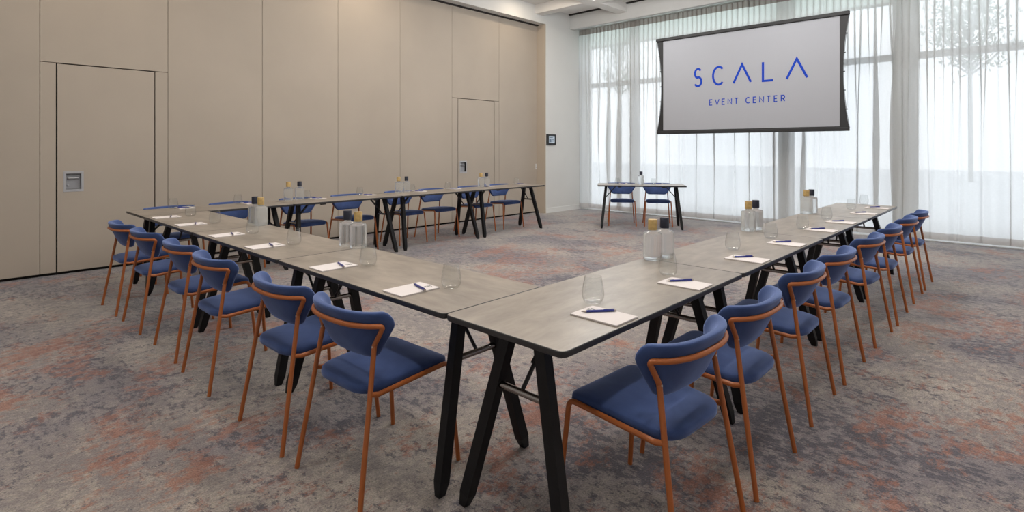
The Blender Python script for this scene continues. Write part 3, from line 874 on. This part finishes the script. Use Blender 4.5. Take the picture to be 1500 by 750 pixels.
store = {}
def place(kind, maker, x, y, z, rz, label, group, *args):
    if kind not in store:
        o = maker(label, group, *args); o.location = (x, y, z); o.rotation_euler = (0, 0, rz); store[kind] = o; return o
    o = dup(store[kind], (x, y, z), rz, label); o['group'] = group; return o

def setting(px, py, rz, glass, where, row, pa=0.0, pen_a=-38):
    """notepad with its pen; rz = direction local +y (away from the sitter); glass = (x, y) or None"""
    zt = TH+EPS
    c, s = math.cos(rz), math.sin(rz)
    jit = random.uniform(-0.02, 0.02)
    place('pad', make_pad, px, py, zt, rz+pa+jit, 'white notepad with small print, ' + where, 'notepads on the ' + row)
    ox, oy = 0.015, 0.033
    place('pen', make_pen, px + c*ox - s*oy, py + s*ox + c*oy, zt+0.0066, rz + math.radians(pen_a) + jit*3, 'navy pen lying on the notepad ' + where, 'pens on the ' + row)
    if glass: place('glass', make_glass, glass[0], glass[1], zt, random.uniform(0, 6), 'clear stemless drinking glass behind the notepad ' + where, 'glasses on the ' + row)

NR = ['nearest the camera on the right-hand tables'] + [o + ' from the camera on the right-hand tables' for o in ORD[1:7]] + ['last on the right-hand tables, by the curtains']
NL = ['nearest the camera on the left-hand tables'] + [o + ' from the camera on the left-hand tables' for o in ORD[1:5]] + ['last on the left-hand tables, by the partition']
NWn = ['first from the left along the partition'] + [o + ' from the left along the partition' for o in ORD[1:7]] + ['last along the partition, by the white wall']
padsR = [1.767, 2.445, 3.235, 3.94, 4.776, 5.405, 6.287, 6.96]
glR = [(1.895, 1.325), (2.565, 1.335), (3.485, 1.368), (4.115, 1.345), (4.76, 1.315), (5.555, 1.335), (6.62, 1.36), (7.33, 1.38)]
for i in range(8): setting(padsR[i], 1.186, 0.0, glR[i], NR[i], 'right-hand tables')
padsL = [2.043, 2.744, 3.636, 4.316, 5.135, 5.832]
glL = [(1.645, 1.94), (1.645, 2.64), (1.655, 3.56), (1.66, 4.255), (1.665, 5.075), (1.68, 5.77)]
for i in range(6): setting(1.496, padsL[i], -PI/2, glL[i], NL[i], 'left-hand tables', pen_a=-16)
glW = [(1.765, 6.63), (2.42, 6.63), (3.245, 6.63), (4.0, 6.63), (4.87, 6.63), (5.55, 6.63), None, (7.12, 6.62)]
padW = [1.87, 2.55, 3.38, 4.12, 4.98, 5.66, 6.40, 7.20]
glWx = [(g[0], 6.47) if g else None for g in glW]
for i in range(8): setting(padW[i], 6.615, PI, glW[i], NWn[i], 'tables along the partition')

for nm, t in (('left', -0.40), ('right', 0.225)):
    p = PC + PD*(t+0.11) + PN*0.15; g = PC + PD*t + PN*0.02
    setting(p.x, p.y, PA+PI, (g.x, g.y), 'at the %s seat of the presentation table' % nm, 'presentation table')

def bottle(x, y, gold, label, group):
    if gold: place('gold', make_bottle, x, y, TH+EPS, 0.3, label, group, M['goldcap'])
    else: place('navy', make_bottle, x, y, TH+EPS, 0.1, label, group, M['navycap'])
for i, (gx, gy, nx, ny) in enumerate(((2.862, 1.585, 2.975, 1.570), (4.36, 1.59, 4.475, 1.575), (5.90, 1.595, 6.015, 1.580))):
    w = ['nearest the camera on the right-hand tables', 'in the middle of the right-hand tables', 'nearest the curtains on the right-hand tables'][i]
    bottle(gx, gy, True, 'gold-capped water bottle of the pair ' + w, 'bottles on the right-hand tables')
    bottle(nx, ny, False, 'dark-capped water bottle of the pair ' + w, 'bottles on the right-hand tables')
for i, (gx, gy, nx, ny) in enumerate(((1.892, 3.155, 1.885, 3.275), (1.885, 4.665, 1.885, 4.785))):
    w = ['nearer the camera on the left-hand tables', 'nearer the partition on the left-hand tables'][i]
    bottle(gx, gy, True, 'gold-capped water bottle of the pair ' + w, 'bottles on the left-hand tables')
    bottle(nx, ny, False, 'dark-capped water bottle of the pair ' + w, 'bottles on the left-hand tables')
for i, (gx, nx) in enumerate(((2.985, 3.125), (4.59, 4.725), (6.21, 6.34))):
    w = ['at left on the tables along the partition', 'in the middle of the tables along the partition', 'at right on the tables along the partition'][i]
    bottle(gx, 6.57, True, 'gold-capped water bottle of the pair ' + w, 'bottles along the partition')
    bottle(nx, 6.57, False, 'dark-capped water bottle of the pair ' + w, 'bottles along the partition')
p = PC + PD*0.01 + PN*0.02
bottle(p.x, p.y, False, 'single dark-capped water bottle on the presentation table', 'bottle on the presentation table')

# ------------------------------------------------------------------ light
w = bpy.data.worlds.new('overcast'); scene.world = w; w.use_nodes = True
nt = w.node_tree; bg = nt.nodes['Background']
tc = nt.nodes.new('ShaderNodeTexCoord'); sep = nt.nodes.new('ShaderNodeSeparateXYZ'); rp = nt.nodes.new('ShaderNodeValToRGB')
nt.links.new(tc.outputs['Generated'], sep.inputs[0]); nt.links.new(sep.outputs['Z'], rp.inputs[0])
rp.color_ramp.elements[0].position = 0.0; rp.color_ramp.elements[0].color = (0.90, 0.955, 1.0, 1)
rp.color_ramp.elements[1].position = 0.6; rp.color_ramp.elements[1].color = (0.88, 0.945, 1.0, 1)
nt.links.new(rp.outputs[0], bg.inputs[0]); bg.inputs[1].default_value = 2.75

def area(name, loc, rot, sx, sy, power, col, portal=False, spread=PI):
    l = bpy.data.lights.new(name, 'AREA'); l.shape = 'RECTANGLE'; l.size = sx; l.size_y = sy; l.energy = power; l.color = col; l.spread = spread
    if portal: l.cycles.is_portal = True
    o = bpy.data.objects.new(name, l); COL.objects.link(o); o.location = loc; o.rotation_euler = rot
    return o
area('window_portal', (XG+0.16, 2.6, 2.0), (0, PI/2, 0), 4.2, 10.0, 1, (1,1,1), portal=True)
# recessed ceiling luminaires of the room
def downlight(x, y, p, col=(1.0, 0.94, 0.86), size=0.30, z=CEIL-0.01):
    l = bpy.data.lights.new('ceiling_downlight', 'AREA'); l.shape = 'DISK'; l.size = size; l.energy = p; l.color = col
    o = bpy.data.objects.new('ceiling_downlight', l); COL.objects.link(o); o.location = (x, y, z)
for x in (0.4, 3.0, 5.6, 8.0):
    for y in (0.2, 2.6, 4.9):
        downlight(x, y, 24)
def fill_lamp(x, y, p, col=(1.0, 0.955, 0.90), z=3.9):  # unseen point lamps added to brighten walls and ceiling, no fixtures
    l = bpy.data.lights.new('unseen_fill', 'POINT'); l.energy = p; l.color = col; l.shadow_soft_size = 0.2
    o = bpy.data.objects.new('unseen_fill', l); COL.objects.link(o); o.location = (x, y, z)
for x, y, p in ((1.5, 1.5, 32), (1.5, 4.6, 24), (4.6, 2.0, 40), (4.6, 5.2, 40), (7.6, 2.4, 52), (7.6, 5.2, 60)):
    fill_lamp(x, y, p, (1.0, 0.955, 0.90) if x < 3 else (1.0, 0.985, 0.965))
downlight(8.0, 7.0, 8, (1.0, 0.82, 0.62), 0.15)
downlight(4.6, 7.0, 14, (1.0, 0.82, 0.62), 0.15)
downlight(1.2, 7.0, 10, (1.0, 0.82, 0.62), 0.15)

# ------------------------------------------------------------------ camera
cam = bpy.data.cameras.new('camera'); co = bpy.data.objects.new('camera', cam); COL.objects.link(co)
co.location = (0, 0, 1.3985); co.rotation_euler = (PI/2, 0, 0.7570-PI/2)
cam.sensor_width = 36; cam.lens = 802.8/1500*36; cam.shift_y = (216.9-375)/1500; cam.clip_start = 0.05; cam.clip_end = 200
scene.camera = co

scene.view_settings.view_transform = 'Standard'; scene.view_settings.look = 'None'
scene.view_settings.exposure = 0.0; scene.view_settings.gamma = 1.0; scene.view_settings.use_curve_mapping = False
scene.cycles.max_bounces = 12; scene.cycles.transparent_max_bounces = 32; scene.cycles.transmission_bounces = 10; scene.cycles.diffuse_bounces = 5
scene.cycles.use_denoising = True
scene.cycles.sample_clamp_indirect = 4.0
